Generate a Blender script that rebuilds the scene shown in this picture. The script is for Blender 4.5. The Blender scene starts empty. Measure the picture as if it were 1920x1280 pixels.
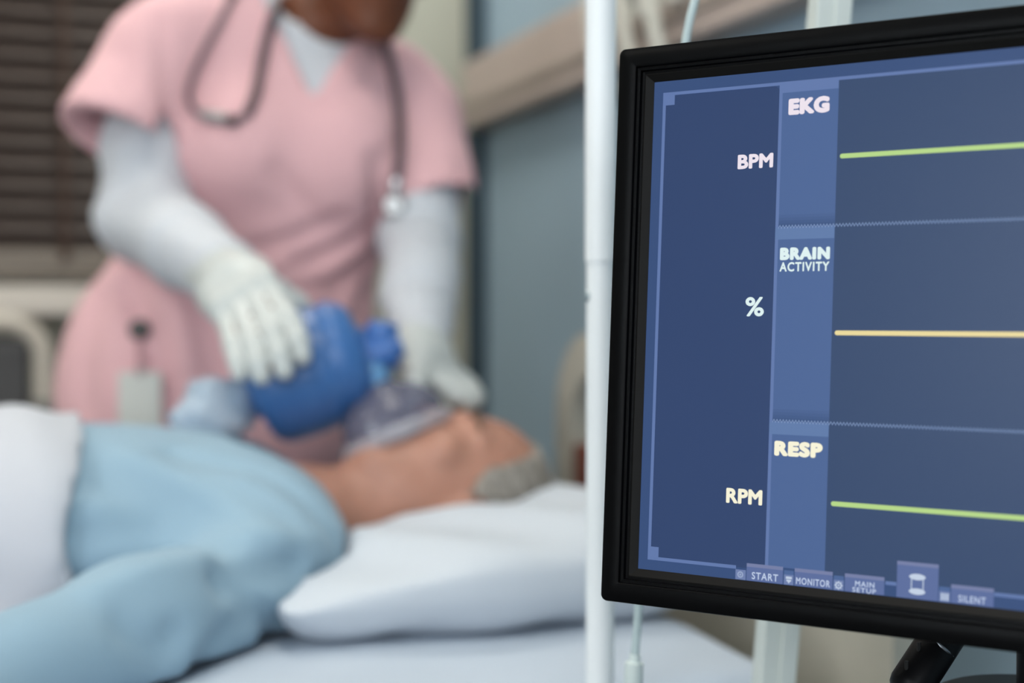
import bpy, bmesh, math, random
import numpy as np
from mathutils import Vector, Matrix
random.seed(4)
SC = bpy.context.scene
COL = SC.collection

# ------------------------------------------------------------------ camera
F = 50 / 36 * 1920            # focal length in pixels of the 1920 x 1280 frame
YAW, PIT = math.radians(20), math.radians(-1.074)
CAM = np.array([0, 0, 1.0])
FW = np.array([math.sin(YAW) * math.cos(PIT), math.cos(YAW) * math.cos(PIT), math.sin(PIT)])
RT = np.array([math.cos(YAW), -math.sin(YAW), 0.0])
UP = np.cross(RT, FW)
cd = bpy.data.cameras.new('camera')
cd.lens, cd.sensor_width, cd.clip_start, cd.clip_end = 50, 36, .02, 60
cd.dof.use_dof = True
cd.dof.focus_distance = .852
cd.dof.aperture_fstop = 2.8
cam = bpy.data.objects.new('camera', cd)
COL.objects.link(cam)
cam.matrix_world = Matrix(((RT[0], UP[0], -FW[0], CAM[0]), (RT[1], UP[1], -FW[1], CAM[1]), (RT[2], UP[2], -FW[2], CAM[2]), (0, 0, 0, 1)))
SC.camera = cam

# ------------------------------------------------------------------ world, lights, exposure
w = bpy.data.worlds.new('world')
SC.world = w
w.use_nodes = True
w.node_tree.nodes['Background'].inputs[0].default_value = (.75, .86, 1, 1)
w.node_tree.nodes['Background'].inputs[1].default_value = .6
SC.view_settings.view_transform = 'Standard'
SC.view_settings.look = 'None'
SC.view_settings.exposure = 0
SC.view_settings.gamma = 1
SC.view_settings.use_curve_mapping = False
SC.cycles.use_denoising = True
SC.cycles.max_bounces = 8
SC.cycles.transparent_max_bounces = 12
SC.cycles.caustics_reflective = False
SC.cycles.caustics_refractive = False


def area(name, loc, look, sx, sy, power, col):
    l = bpy.data.lights.new(name, 'AREA')
    l.shape, l.size, l.size_y, l.energy, l.color = 'RECTANGLE', sx, sy, power, col
    o = bpy.data.objects.new(name, l)
    COL.objects.link(o)
    o.location = loc
    o.rotation_euler = Vector(look).to_track_quat('-Z', 'Y').to_euler()
    return o


# added area lights as daylight from two added windows behind and left of camera
area('added_daylight_side', (-2.93, -1.45, 1.6), (1, .45, -.12), 1.5, 1.3, 70, (.92, .955, 1))
area('added_daylight_back', (-.7, -2.43, 1.6), (.12, 1, -.12), 2.3, 1.3, 44, (.93, .96, 1))


# ------------------------------------------------------------------ pixel -> place helpers
def ray(x, y):
    return FW + RT * (x - 960) / F + UP * (640 - y) / F


def A(x, y, Y):               # the point of the vertical plane Y = const seen at x, y
    d = ray(x, y)
    return CAM + d * (Y / d[1])


def D(x, y, z):               # the point at depth z seen at x, y
    return CAM + ray(x, y) * z


def V3(*a):
    return np.array(a, float)


def nrm(v):
    v = np.array(v, float)
    return v / np.linalg.norm(v)


# ------------------------------------------------------------------ materials
def lin(c):
    return tuple((x / 12.92 if x <= .04045 else ((x + .055) / 1.055) ** 2.4) for x in [v / 255 for v in c])


MATS = {}


def mat(name, rgb, rough=.6, metal=0, spec=.5, noise=0, scale=30, bump=0, bscale=200, trans=0, alpha=1, emit=None, estr=1, sheen=0, sss=0, stretch=None):
    if name in MATS:
        return MATS[name]
    m = bpy.data.materials.new(name)
    m.use_nodes = True
    nt = m.node_tree
    p = nt.nodes['Principled BSDF']
    c = lin(rgb)
    p.inputs['Base Color'].default_value = (*c, 1)
    p.inputs['Roughness'].default_value = rough
    p.inputs['Metallic'].default_value = metal
    p.inputs['Specular IOR Level'].default_value = spec
    p.inputs['Transmission Weight'].default_value = trans
    p.inputs['Alpha'].default_value = alpha
    if sheen:
        p.inputs['Sheen Weight'].default_value = sheen
    if sss:
        p.inputs['Subsurface Weight'].default_value = sss
        p.inputs['Subsurface Radius'].default_value = (.012, .005, .003)
        p.inputs['Subsurface Scale'].default_value = 1
    if emit:
        p.inputs['Emission Color'].default_value = (*lin(emit), 1)
        p.inputs['Emission Strength'].default_value = estr
    if noise or bump:
        tc = nt.nodes.new('ShaderNodeTexCoord')
        src = tc.outputs['Object']
        if stretch:
            mp = nt.nodes.new('ShaderNodeMapping')
            mp.inputs['Scale'].default_value = stretch
            nt.links.new(src, mp.inputs[0])
            src = mp.outputs[0]
    if noise:
        n = nt.nodes.new('ShaderNodeTexNoise')
        n.inputs['Scale'].default_value = scale
        n.inputs['Detail'].default_value = 5
        nt.links.new(src, n.inputs['Vector'])
        r = nt.nodes.new('ShaderNodeValToRGB')
        r.color_ramp.elements[0].position = .3
        r.color_ramp.elements[1].position = .7
        r.color_ramp.elements[0].color = (*[x * (1 - noise) for x in c], 1)
        r.color_ramp.elements[1].color = (*[min(1, x * (1 + noise)) for x in c], 1)
        nt.links.new(n.outputs['Fac'], r.inputs[0])
        nt.links.new(r.outputs[0], p.inputs['Base Color'])
    if bump:
        n2 = nt.nodes.new('ShaderNodeTexNoise')
        n2.inputs['Scale'].default_value = bscale
        n2.inputs['Detail'].default_value = 3
        nt.links.new(src, n2.inputs['Vector'])
        b = nt.nodes.new('ShaderNodeBump')
        b.inputs['Strength'].default_value = bump
        b.inputs['Distance'].default_value = .002
        nt.links.new(n2.outputs['Fac'], b.inputs['Height'])
        nt.links.new(b.outputs[0], p.inputs['Normal'])
    MATS[name] = m
    return m


def screen_mat(name, rgb, k=1):
    return mat(name, (6, 7, 9), rough=.28, spec=.1, emit=rgb, estr=.88 * k)


# ------------------------------------------------------------------ object helpers
def tag(o, label=None, cat=None, group=None, kind=None):
    if label:
        o['label'] = label
    if cat:
        o['category'] = cat
    if group:
        o['group'] = group
    if kind:
        o['kind'] = kind
    return o


def empty(name, loc, label, cat, group=None):
    o = bpy.data.objects.new(name, None)
    o.empty_display_size = .1
    COL.objects.link(o)
    o.location = loc
    return tag(o, label, cat, group)


def link(name, me, m, parent=None, smooth=True, label=None):
    o = bpy.data.objects.new(name, me)
    COL.objects.link(o)
    if m:
        me.materials.clear()
        me.materials.append(m)
    if smooth:
        for p in me.polygons:
            p.use_smooth = True
    if parent is not None:
        o.parent = parent
        o.matrix_parent_inverse = world_of(parent).inverted()
    if label:
        o['label'] = label
    return o


def world_of(o):
    m = o.matrix_basis.copy()
    while o.parent:
        m = o.parent.matrix_basis @ o.matrix_parent_inverse @ m if False else (o.parent.matrix_basis @ (o.matrix_parent_inverse @ m))
        o = o.parent
    return m


class MB:
    """collects boxes, tubes and lathes, links them as one mesh"""

    def __init__(self):
        self.bm = bmesh.new()

    def box(self, lo, hi, bev=0, seg=2, M=None):
        lo, hi = V3(*lo), V3(*hi)
        r = bmesh.ops.create_cube(self.bm, size=1)
        vs = r['verts']
        T = Matrix.Translation(Vector((lo + hi) / 2)) @ Matrix.Diagonal((*(hi - lo), 1))
        bmesh.ops.transform(self.bm, matrix=T, verts=vs)
        if bev:
            es = list({e for v in vs for e in v.link_edges})
            rr = bmesh.ops.bevel(self.bm, geom=es, offset=bev, segments=seg, profile=.5, affect='EDGES')
            vs = list({v for f in rr['faces'] for v in f.verts} | {v for v in vs if v.is_valid})
        if M is not None:
            bmesh.ops.transform(self.bm, matrix=M, verts=vs)
        return self

    def tube(self, pts, r, n=14, cap=True, closed=False):
        pts = [Vector(p) for p in pts]
        rs = r if hasattr(r, '__len__') else [r] * len(pts)
        N = len(pts)
        prev = None
        rings = []
        for i, p in enumerate(pts):
            a = pts[(i - 1) % N] if (closed or i) else p
            b = pts[(i + 1) % N] if (closed or i < N - 1) else p
            t = (b - a).normalized()
            if prev is None:
                x = t.orthogonal().normalized()
            else:
                x = (prev - t * prev.dot(t)).normalized()
            prev = x
            y = t.cross(x)
            rings.append([self.bm.verts.new(p + (x * math.cos(q) + y * math.sin(q)) * rs[i]) for q in [2 * math.pi * k / n for k in range(n)]])
        for i in range(N if closed else N - 1):
            a, b = rings[i], rings[(i + 1) % N]
            for k in range(n):
                self.bm.faces.new((a[k], a[(k + 1) % n], b[(k + 1) % n], b[k]))
        if cap and not closed:
            self.bm.faces.new(list(reversed(rings[0])))
            self.bm.faces.new(rings[-1])
        return self

    def cyl(self, a, b, r, n=24, bev=0):
        a, b = V3(*a), V3(*b)
        if bev:
            d = nrm(b - a) * bev
            return self.tube([a, a + d * .3, a + d, b - d, b - d * .3, b], [r - bev, r - bev * .3, r, r, r - bev * .3, r - bev], n)
        return self.tube([a, b], r, n)

    def poly(self, pts, thick, M=None):
        """flat outline (x, y) extruded along z"""
        a = [self.bm.verts.new((x, y, 0)) for x, y in pts]
        b = [self.bm.verts.new((x, y, thick)) for x, y in pts]
        self.bm.faces.new(list(reversed(a)))
        self.bm.faces.new(b)
        n = len(a)
        for i in range(n):
            self.bm.faces.new((a[i], a[(i + 1) % n], b[(i + 1) % n], b[i]))
        if M is not None:
            bmesh.ops.transform(self.bm, matrix=M, verts=a + b)
        return self

    def build(self, name, m, parent=None, smooth=False, label=None, auto=False):
        bmesh.ops.recalc_face_normals(self.bm, faces=self.bm.faces)
        me = bpy.data.meshes.new(name)
        self.bm.to_mesh(me)
        self.bm.free()
        o = link(name, me, m, parent, smooth or auto, label)
        if smooth or auto:
            try:
                me.set_sharp_from_angle(angle=math.radians(35))
            except Exception:
                pass
        return o


def spline(pts, n=8):
    """Catmull-Rom through pts"""
    P = [V3(*p) for p in pts]
    P = [2 * P[0] - P[1]] + P + [2 * P[-1] - P[-2]]
    out = []
    for i in range(1, len(P) - 2):
        a, b, c, d = P[i - 1:i + 3]
        for k in range(n):
            t = k / n
            out.append(.5 * (2 * b + (c - a) * t + (2 * a - 5 * b + 4 * c - d) * t * t + (3 * b - a - 3 * c + d) * t ** 3))
    out.append(P[-2])
    return out


# ------------------------------------------------------------------ implicit shapes -> one continuous surface
def cap(p, a, b, ra, rb=None):
    rb = ra if rb is None else rb
    a, b = V3(*a), V3(*b)
    ab = b - a
    t = np.clip((p - a) @ ab / (ab @ ab), 0, 1)
    return np.linalg.norm(p - a - t[:, None] * ab, axis=1) - (ra + (rb - ra) * t)


def chain(p, pts, rs, k=.02):
    d = None
    for i in range(len(pts) - 1):
        e = cap(p, pts[i], pts[i + 1], rs[i], rs[i + 1])
        d = e if d is None else smin(d, e, k)
    return d


def ell(p, c, r, R=None):
    q = p - V3(*c)
    if R is not None:
        q = q @ R            # columns of R are the axes
    r = V3(*r)
    k0 = np.linalg.norm(q / r, axis=1)
    k1 = np.linalg.norm(q / (r * r), axis=1)
    return k0 * (k0 - 1) / np.maximum(k1, 1e-9)


def rbox(p, c, h, rad, R=None):
    q = p - V3(*c)
    if R is not None:
        q = q @ R
    q = np.abs(q) - (V3(*h) - rad)
    return np.linalg.norm(np.maximum(q, 0), axis=1) + np.minimum(q.max(axis=1), 0) - rad


def smin(a, b, k):
    h = np.clip(.5 + .5 * (b - a) / k, 0, 1)
    return b + (a - b) * h - k * h * (1 - h)


def smax(a, b, k):
    return -smin(-a, -b, k)


def crease(p, a, b, r, depth):
    return depth * np.exp(-((cap(p, a, b, 0)) / r) ** 2)


def axes(u, f):
    """columns side, front, up of a head / hand frame"""
    u = nrm(u)
    f = nrm(V3(*f) - u * (V3(*f) @ u))
    return np.stack([np.cross(f, u), f, u], 1)


def nets(fn, lo, hi, h):
    lo, hi = V3(*lo), V3(*hi)
    n = np.maximum(((hi - lo) / h).astype(int) + 2, 4)
    xs = [lo[i] + h * np.arange(n[i]) for i in range(3)]
    vals = np.empty(n)
    YY, ZZ = np.meshgrid(xs[1], xs[2], indexing='ij')
    step = max(1, int(300000 / (n[1] * n[2])))
    for i in range(0, n[0], step):
        x = xs[0][i:i + step]
        P = np.empty((len(x), n[1], n[2], 3))
        P[..., 0] = x[:, None, None]
        P[..., 1] = YY
        P[..., 2] = ZZ
        vals[i:i + step] = fn(P.reshape(-1, 3)).reshape(len(x), n[1], n[2])
    S = vals < 0
    acc = np.zeros(tuple(n - 1) + (3,))
    cnt = np.zeros(tuple(n - 1))
    offs = [(i, j, k) for i in (0, 1) for j in (0, 1) for k in (0, 1)]
    for a in offs:
        for ax in range(3):
            if a[ax]:
                continue
            b = list(a)
            b[ax] = 1
            sa = tuple(slice(a[q], n[q] - 1 + a[q]) for q in range(3))
            sb = tuple(slice(b[q], n[q] - 1 + b[q]) for q in range(3))
            va, vb = vals[sa], vals[sb]
            x = S[sa] != S[sb]
            t = np.where(x, va / np.where(x, va - vb, 1), 0)
            for q in range(3):
                acc[..., q] += np.where(x, a[q] + (t if q == ax else 0), 0)
            cnt += x
    m = cnt > 0
    idx = -np.ones(m.shape, int)
    idx[m] = np.arange(m.sum())
    ii = np.argwhere(m)
    verts = lo + h * (ii + acc[m] / cnt[m][:, None])
    faces = []
    for ax in range(3):
        o = [q for q in range(3) if q != ax]
        sa = [slice(None)] * 3
        sb = [slice(None)] * 3
        sa[ax] = slice(0, -1)
        sb[ax] = slice(1, None)
        ch = S[tuple(sa)] != S[tuple(sb)]
        e = np.argwhere(ch)
        e = e[(e[:, o[0]] > 0) & (e[:, o[1]] > 0) & (e[:, o[0]] < n[o[0]] - 1) & (e[:, o[1]] < n[o[1]] - 1)]
        if not len(e):
            continue
        ins = S[tuple(e.T)]
        c = []
        for d0, d1 in ((-1, -1), (0, -1), (0, 0), (-1, 0)):
            g = e.copy()
            g[:, o[0]] += d0
            g[:, o[1]] += d1
            c.append(idx[tuple(g.T)])
        q = np.stack(c, 1)
        flip = ins if ax != 1 else ~ins
        q[~flip] = q[~flip][:, ::-1]
        faces.append(q)
    f = np.concatenate(faces)
    f = f[(f >= 0).all(1)]
    return verts, f


def sdf_obj(name, fn, lo, hi, h, m, parent=None, label=None, passes=1):
    v, f = nets(fn, lo, hi, h)
    me = bpy.data.meshes.new(name)
    me.from_pydata(v.tolist(), [], f.tolist())
    me.update()
    bm = bmesh.new()
    bm.from_mesh(me)
    for _ in range(passes):
        bmesh.ops.smooth_vert(bm, verts=bm.verts, factor=.5, use_axis_x=True, use_axis_y=True, use_axis_z=True)
    bmesh.ops.recalc_face_normals(bm, faces=bm.faces)
    bm.to_mesh(me)
    bm.free()
    return link(name, me, m, parent, True, label)


def hit(x, y, fn, t0=.8, t1=2.9, lift=0):
    d = ray(x, y)
    ts = np.linspace(t0, t1, 1200)
    v = fn(CAM + d * ts[:, None])
    k = np.argmax(v < lift)
    return CAM + d * ts[k]


def head_sdf(p, c, R, s=1.0, male=True):
    q = ((p - c) @ R) / s
    d = ell(q, (0, -.012, .032), (.075, .094, .088))
    d = smin(d, ell(q, (0, .028, -.04), (.058, .060, .083)), .04)
    for x in (-1, 1):
        d = smin(d, cap(q, (x * .055, -.005, -.055), (x * .018, .062, -.103), .017, .016), .03)     # jaw
        d = smin(d, ell(q, (x * .038, .066, -.02), (.022, .018, .018)), .02)                        # cheekbone
        d = smin(d, cap(q, (x * .012, .085, .03), (x * .045, .068, .03), .008), .014)               # brow
        d = smax(d, -ell(q, (x * .031, .094, .010), (.017, .014, .011)), .014)                      # eye socket
        d = smin(d, ell(q, (x * .031, .072, .009), (.0125, .0125, .0115)), .003)                    # eyelid over the eye
        d = smin(d, ell(q, (x * .077, -.008, -.012), (.010, .020, .034)), .008)                     # ear
        d = smax(d, -ell(q, (x * .086, -.003, -.010), (.005, .011, .020)), .004)
        d = smin(d, ell(q, (x * .011, .095, -.033), (.009, .010, .008)), .008)                      # nostril wing
    d = smin(d, cap(q, (0, .084, .018), (0, .106, -.03), .008, .011), .012)                         # nose
    d = smin(d, ell(q, (0, .079, -.062), (.024, .012, .0065)), .006)                                # lips
    d = smin(d, ell(q, (0, .078, -.073), (.021, .012, .007)), .006)
    d = d + crease(q, (-.022, .092, -.067), (.022, .092, -.067), .003, .003)
    d = smin(d, ell(q, (0, .066, -.103), (.024, .020, .017)), .02)                                  # chin
    return d * s


def hand_sdf(p, wrist, palm_c, palm_n, across, fingers, thumb, rp=(.042, .014, .046), rw=.026, s=1.0):
    """palm slab + five separate jointed fingers; each finger = list of joints"""
    along = nrm(palm_c - wrist)
    R = axes(along, palm_n)
    d = rbox(p, palm_c, V3(*rp) * s, .0135 * s, R)
    d = smin(d, cap(p, wrist, wrist + (palm_c - wrist) * .7, rw, rw), .03)
    g = None
    for f in fingers:
        r = np.linspace(.0100, .0080, len(f)) * s
        e = chain(p, f, r, .004)
        g = e if g is None else np.minimum(g, e)
    r = np.linspace(.0150, .0100, len(thumb)) * s
    e = chain(p, thumb, r, .006)
    d = smin(d, g, .010)
    return smin(d, e, .012)


# ================================================================== SETTING
XW, YW = 1.02, 3.03
M_head = mat('painted_wall_blue', (148, 171, 186), .75, noise=.03, scale=3, bump=.05)
M_far = mat('painted_wall_cream', (188, 188, 172), .75, noise=.03, scale=3, bump=.05)
M_floor = mat('vinyl_floor', (130, 136, 138), .4, noise=.12, scale=12)
M_ceil = mat('ceiling_paint', (232, 234, 232), .85, noise=.02, scale=5)


def wall(name, quads, m):
    b = MB()
    for lo, hi in quads:
        b.box(lo, hi)
    return tag(b.build(name, m), kind='structure')


wall('floor', [((-3.1, -2.6, -.1), (XW + .1, YW + .1, 0))], M_floor)
wall('ceiling', [((-3.1, -2.6, 2.7), (XW + .1, YW + .1, 2.8))], M_ceil)
wall('wall_right', [((XW, -2.6, 0), (XW + .1, YW + .1, 2.7))], M_head)
WX0, WX1, WZ0, WZ1 = -1.35, .46, 1.057, 2.25          # the blinded window in the far wall
wall('wall_back', [((-3.1, YW, 0), (WX0, YW + .1, 2.7)), ((WX1, YW, 0), (XW, YW + .1, 2.7)), ((WX0, YW, 0), (WX1, YW + .1, WZ0)), ((WX0, YW, WZ1), (WX1, YW + .1, 2.7))], M_far)
M_side = mat('painted_wall_pale', (196, 200, 200), .75, noise=.03, scale=3)
wall('wall_left', [((-3.1, -2.6, 0), (-3, -2.25, 2.7)), ((-3.1, -.65, 0), (-3, YW, 2.7)), ((-3.1, -2.25, 0), (-3, -.65, .85)), ((-3.1, -2.25, 2.35), (-3, -.65, 2.7))], M_side)
wall('wall_front', [((-3, -2.6, 0), (-2, -2.5, 2.7)), ((.6, -2.6, 0), (XW, -2.5, 2.7)), ((-2, -2.6, 0), (.6, -2.5, .85)), ((-2, -2.6, 2.35), (.6, -2.5, 2.7))], M_side)
M_trimw = mat('white_gloss_paint', (215, 214, 206), .4, noise=.02, scale=8)
M_glass = mat('window_glass', (205, 220, 222), .03, trans=1, spec=.5)
M_night = mat('dusk_window_glass', (40, 42, 44), .05, spec=.5, noise=.05)


def window_frame(name, ax, fixed0, fixed1, a0, a1, z0, z1, mull):
    root = bpy.data.objects.new(name, None)
    COL.objects.link(root)
    tag(root, kind='structure')
    b = MB()

    def bx(u0, u1, w0, w1, q0=fixed0, q1=fixed1):
        if ax == 'y':
            b.box((u0, q0, w0), (u1, q1, w1))
        else:
            b.box((q0, u0, w0), (q1, u1, w1))
    t = .05
    bx(a0, a1, z0, z0 + t)
    bx(a0, a1, z1 - t, z1)
    bx(a0, a0 + t, z0 + t, z1 - t)
    bx(a1 - t, a1, z0 + t, z1 - t)
    for k in range(1, mull):
        u = a0 + (a1 - a0) * k / mull
        bx(u - .02, u + .02, z0 + t, z1 - t)
    b.build('window_frame', M_trimw, root)
    g = MB()
    mid = (fixed0 + fixed1) / 2
    if ax == 'y':
        g.box((a0 + t, mid - .003, z0 + t), (a1 - t, mid + .003, z1 - t))
    else:
        g.box((mid - .003, a0 + t, z0 + t), (mid + .003, a1 - t, z1 - t))
    return g, root


g, r = window_frame('window_1', 'y', YW + .05, YW + .09, WX0, WX1, WZ0, WZ1, 2)
g.build('window_pane', M_night, r)
g, r = window_frame('added_window_2', 'x', -3.09, -3.04, -2.25, -.65, .85, 2.35, 2)  # unseen window added for daylight and for the haze on the screen
g.build('window_pane', M_glass, r)
g, r = window_frame('added_window_3', 'y', -2.59, -2.54, -2, .6, .85, 2.35, 3)  # unseen window added to bring in light behind the camera
g.build('window_pane', M_glass, r)
# window sill, skirting, corner strip
tag(MB().box((WX0 - .05, YW - .13, WZ0 - .06), (WX1 + .03, YW + .05, WZ0 - .002), .008).build('trim_1', mat('sill_paint', (206, 199, 188), .45, noise=.03)), kind='structure')
tag(MB().box((XW - .03, YW - .07, 0), (XW - .0005, YW - .0005, 2.7), .003).build('corner_strip', mat('dark_teal', (46, 66, 78), .6, noise=.05)), kind='structure')  # narrow dark teal strip, floor to ceiling, in the corner
tag(MB().box((XW - .015, -2.5, 0), (XW - .0005, YW - .072, .1), .003).build('baseboard_right', mat('dark_vinyl', (70, 84, 90), .5)), kind='structure')
tag(MB().box((-3, YW - .015, 0), (XW - .032, YW - .0005, .1), .003).build('baseboard_back', MATS['dark_vinyl']), kind='structure')

# venetian blind, brown slats, in the far window
bl = empty('window_blind', ((WX0 + WX1) / 2, YW - .03, WZ1), 'closed dark brown slatted blind over the window in the far wall', 'blind')
M_slat = mat('brown_blind_slat', (56, 42, 35), .5, noise=.25, scale=2, stretch=(.5, 1, 30))
b = MB()
z = WZ0 + .085
Ms = Matrix.Rotation(math.radians(55), 4, 'X')
while z < WZ1 - .03:
    b.box((WX0 + .01, -.0255, -.0015), (WX1 - .01, .0255, .0015), M=Matrix.Translation((0, YW - .035, z)) @ Ms)
    z += .043
b.build('slats', M_slat, bl)
MB().box((WX0 + .01, YW - .06, WZ0 + .012), (WX1 - .01, YW - .01, WZ0 + .07), .008).build('bottom_rail', mat('blind_rail', (112, 104, 94), .5, noise=.08), bl, label='grey-brown bottom rail')
MB().box((WX0 + .005, YW - .065, WZ1 - .03), (WX1 - .005, YW - .008, WZ1 + .03), .004).build('head_rail', MATS['blind_rail'], bl)
for u in (.18, .5, .82):
    x = WX0 + (WX1 - WX0) * u
    MB().box((x - .009, YW - .0645, WZ0 + .05), (x + .009, YW - .0625, WZ1)).build('ladder_tape', mat('blind_tape', (66, 49, 39), .8), bl, label='brown ladder tape')

# ceiling lamps added out of view to light the room
M_diff = mat('added_lamp_diffuser', (240, 240, 235), .5, emit=(255, 250, 240), estr=14)
for i, (x, y) in enumerate(((.2, .75), (.35, 2.45), (-1.7, .75), (-1.7, 2.45))):
    wh = ('by the monitor', 'over the nurse', 'at the side window', 'in the far left corner')[i]
    t = empty('added_ceiling_light', (x, y, 2.7), 'added out-of-view square white recessed ceiling light ' + wh, 'light', 'added ceiling lights')
    MB().box((x - .31, y - .31, 2.665), (x + .31, y - .29, 2.699)).box((x - .31, y + .29, 2.665), (x + .31, y + .31, 2.699)).box((x - .31, y - .29, 2.665), (x - .29, y + .29, 2.699)).box((x + .29, y - .29, 2.665), (x + .31, y + .29, 2.699)).build('frame', M_trimw, t)
    MB().box((x - .289, y - .289, 2.675), (x + .289, y + .289, 2.69)).build('diffuser', M_diff, t)

# bed-head services rail on the right wall with sockets
t = empty('services_rail', (XW, 1.6, 1.4), 'beige horizontal services rail along the wall behind the bed head', 'rail')
M_rail = mat('beige_rail', (178, 164, 156), .5, noise=.05, scale=4)
MB().box((XW - .06, -.6, 1.405), (XW - .0005, YW - .075, 1.545), .006).build('housing', M_rail, t)
MB().box((XW - .066, -.6, 1.44), (XW - .06, YW - .08, 1.452)).build('groove_strip', mat('rail_strip', (150, 140, 130), .5), t)
M_sock = mat('socket_plastic', (222, 220, 210), .4)
for i, (y, wd) in enumerate(((2.02, .05), (1.90, .055), (1.28, .07), (1.0, .07))):
    s = empty('wall_socket', (XW - .066, y, 1.5), ('left pale socket box on the services rail above the bed head', 'right pale socket box on the services rail above the bed head', 'pale socket plate on the rail behind the monitor', 'second pale socket plate on the rail behind the monitor')[i], 'socket', 'sockets on the services rail')
    MB().box((XW - .085, y - wd / 2, 1.46), (XW - .0665, y + wd / 2, 1.535), .004).build('plate', M_sock, s)
    MB().cyl((XW - .092, y, 1.497), (XW - .0855, y, 1.497), .013).build('port', mat('socket_port', (120, 124, 124), .4), s)
for i, y in enumerate((2.14, 2.02, 1.92)):
    s = empty('gas_hose', (XW - .09, y, 1.42), ('pale hose hanging farthest left from the services rail', 'pale hose hanging in the middle from the services rail', 'pale hose hanging right from the services rail')[i], 'hose', 'hoses on the services rail')
    MB().tube(spline([(XW - .075, y, 1.72), (XW - .10, y + .004, 1.62), (XW - .105, y, 1.5), (XW - .095, y - .01, 1.40), (XW - .07, y - .02, 1.36)], 6), .011, 10).build('tube', mat('pale_hose', (214, 212, 200), .4), s, True)
    MB().cyl((XW - .068, y - .02, 1.36), (XW - .0005, y - .02, 1.36), .018).build('coupling', mat('hose_coupling', (70, 80, 84), .4), s, True)
    MB().cyl((XW - .085, y, 1.72), (XW - .0005, y, 1.72), .016).build('coupling', MATS['hose_coupling'], s, True)

# chair-like tubular frame under the window, far left
M_tubec = mat('cream_enamel', (190, 183, 170), .4, noise=.04)
M_darkv = mat('dark_grey_vinyl', (66, 66, 66), .5, noise=.2, scale=9)
cx0, cx1, cyb = -.66, .088, 2.85
t = empty('high_backed_chair', ((cx0 + cx1) / 2, cyb - .25, 0), 'high-backed chair with cream tubular frame and dark back under the window', 'chair')


def rounded_path(x0, x1, zb, zt, r, y):
    pts = [(x0, y, zb)]
    for k in range(7):
        q = math.pi - math.pi / 2 * k / 6
        pts.append((x0 + r + r * math.cos(q), y, zt - r + r * math.sin(q)))
    for k in range(7):
        q = math.pi / 2 - math.pi / 2 * k / 6
        pts.append((x1 - r + r * math.cos(q), y, zt - r + r * math.sin(q)))
    pts.append((x1, y, zb))
    return pts


MB().tube(rounded_path(cx0, cx1, 0.0, .985, .07, cyb), .020, 14).build('back_frame', M_tubec, t, True)
MB().box((cx0 + .024, cyb - .014, .47), (cx1 - .024, cyb + .014, .957), .01).build('backrest', M_darkv, t, label='dark grey back panel')
MB().box((cx0 + .022, cyb - .46, .40), (cx1 - .022, cyb - .03, .46), .02).build('seat', M_darkv, t)
for x in (cx0, cx1):
    MB().tube([(x, cyb - .43, 0), (x, cyb - .43, .5), (x, cyb - .42, .6), (x, cyb - .38, .64), (x, cyb - .021, .64)], .018).build('leg', M_tubec, t, True)
MB().cyl((cx0, cyb - .43, .39), (cx1, cyb - .43, .39), .014).build('crossbar', M_tubec, t, True)
MB().cyl((cx0, cyb, .38), (cx1, cyb, .38), .014).build('crossbar', M_tubec, t, True)
MB().box((cx1 - .027, cyb - .024, .70), (cx1 + .027, cyb + .028, .84), .012).build('bracket', mat('grey_bracket', (110, 110, 106), .5), t, label='grey bracket on the post')

# ================================================================== BED
MT = .69
bed = empty('hospital_bed', (-.3, 1.5, 0), 'hospital bed with rounded cream headboard, carrying the patient', 'bed')
M_cream = mat('cream_headboard', (188, 184, 170), .4, noise=.03)
M_wood = mat('red_brown_wood', (122, 62, 46), .5, noise=.25, scale=6, stretch=(1, 1, 8))
HX, HY0, HY1, HT = .79, 1.10, 1.935, .975


def hb_profile(y0, y1, z0, z1, r):
    pts = [(y0, z0), (y1, z0)]
    for k in range(9):
        q = math.pi / 2 * k / 8
        pts.append((y1 - r + r * math.cos(q), z1 - r + r * math.sin(q)))
    for k in range(9):
        q = math.pi / 2 + math.pi / 2 * k / 8
        pts.append((y0 + r + r * math.cos(q), z1 - r + r * math.sin(q)))
    return pts


def ring_mesh(outer, inner, x0, x1):
    b = MB()
    n = len(outer)
    vs = [[b.bm.verts.new((x, *p)) for p in loop] for x in (x0, x1) for loop in (outer, inner)]
    for i in range(n):
        j = (i + 1) % n
        b.bm.faces.new((vs[0][i], vs[0][j], vs[1][j], vs[1][i]))
        b.bm.faces.new((vs[2][i], vs[2][j], vs[3][j], vs[3][i]))
        b.bm.faces.new((vs[0][i], vs[0][j], vs[2][j], vs[2][i]))
        b.bm.faces.new((vs[1][i], vs[1][j], vs[3][j], vs[3][i]))
    return b


hb = ring_mesh(hb_profile(HY0, HY1, .38, HT, .12), hb_profile(HY0 + .09, HY1 - .055, .46, HT - .055, .085), HX - .018, HX + .018).build('headboard', M_cream, bed, auto=True)
MB().box((HX - .011, 1.605, .455), (HX + .011, HY1 - .05, .815), .004).build('inset_panel', M_wood, hb, label='red-brown inset panel')
MB().box((HX - .013, HY0 + .085, .455), (HX + .013, 1.604, .925), .004).build('inset_panel', M_cream, hb, label='cream inset panel')
M_steel = mat('painted_steel', (196, 202, 204), .35, noise=.03)
MB().box((-1.34, 1.09, .49), (.70, 1.93, .535), .01).build('deck', M_steel, bed)
MB().box((-1.30, 1.12, .30), (.80, 1.17, .36)).box((-1.30, 1.85, .30), (.80, 1.90, .36)).box((-1.0, 1.16, .31), (-.94, 1.86, .35)).box((.3, 1.16, .31), (.36, 1.86, .35)).box((-1, 1.2, .355), (-.93, 1.8, .492)).box((.3, 1.2, .355), (.37, 1.8, .492)).build('frame', M_steel, bed)
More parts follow.
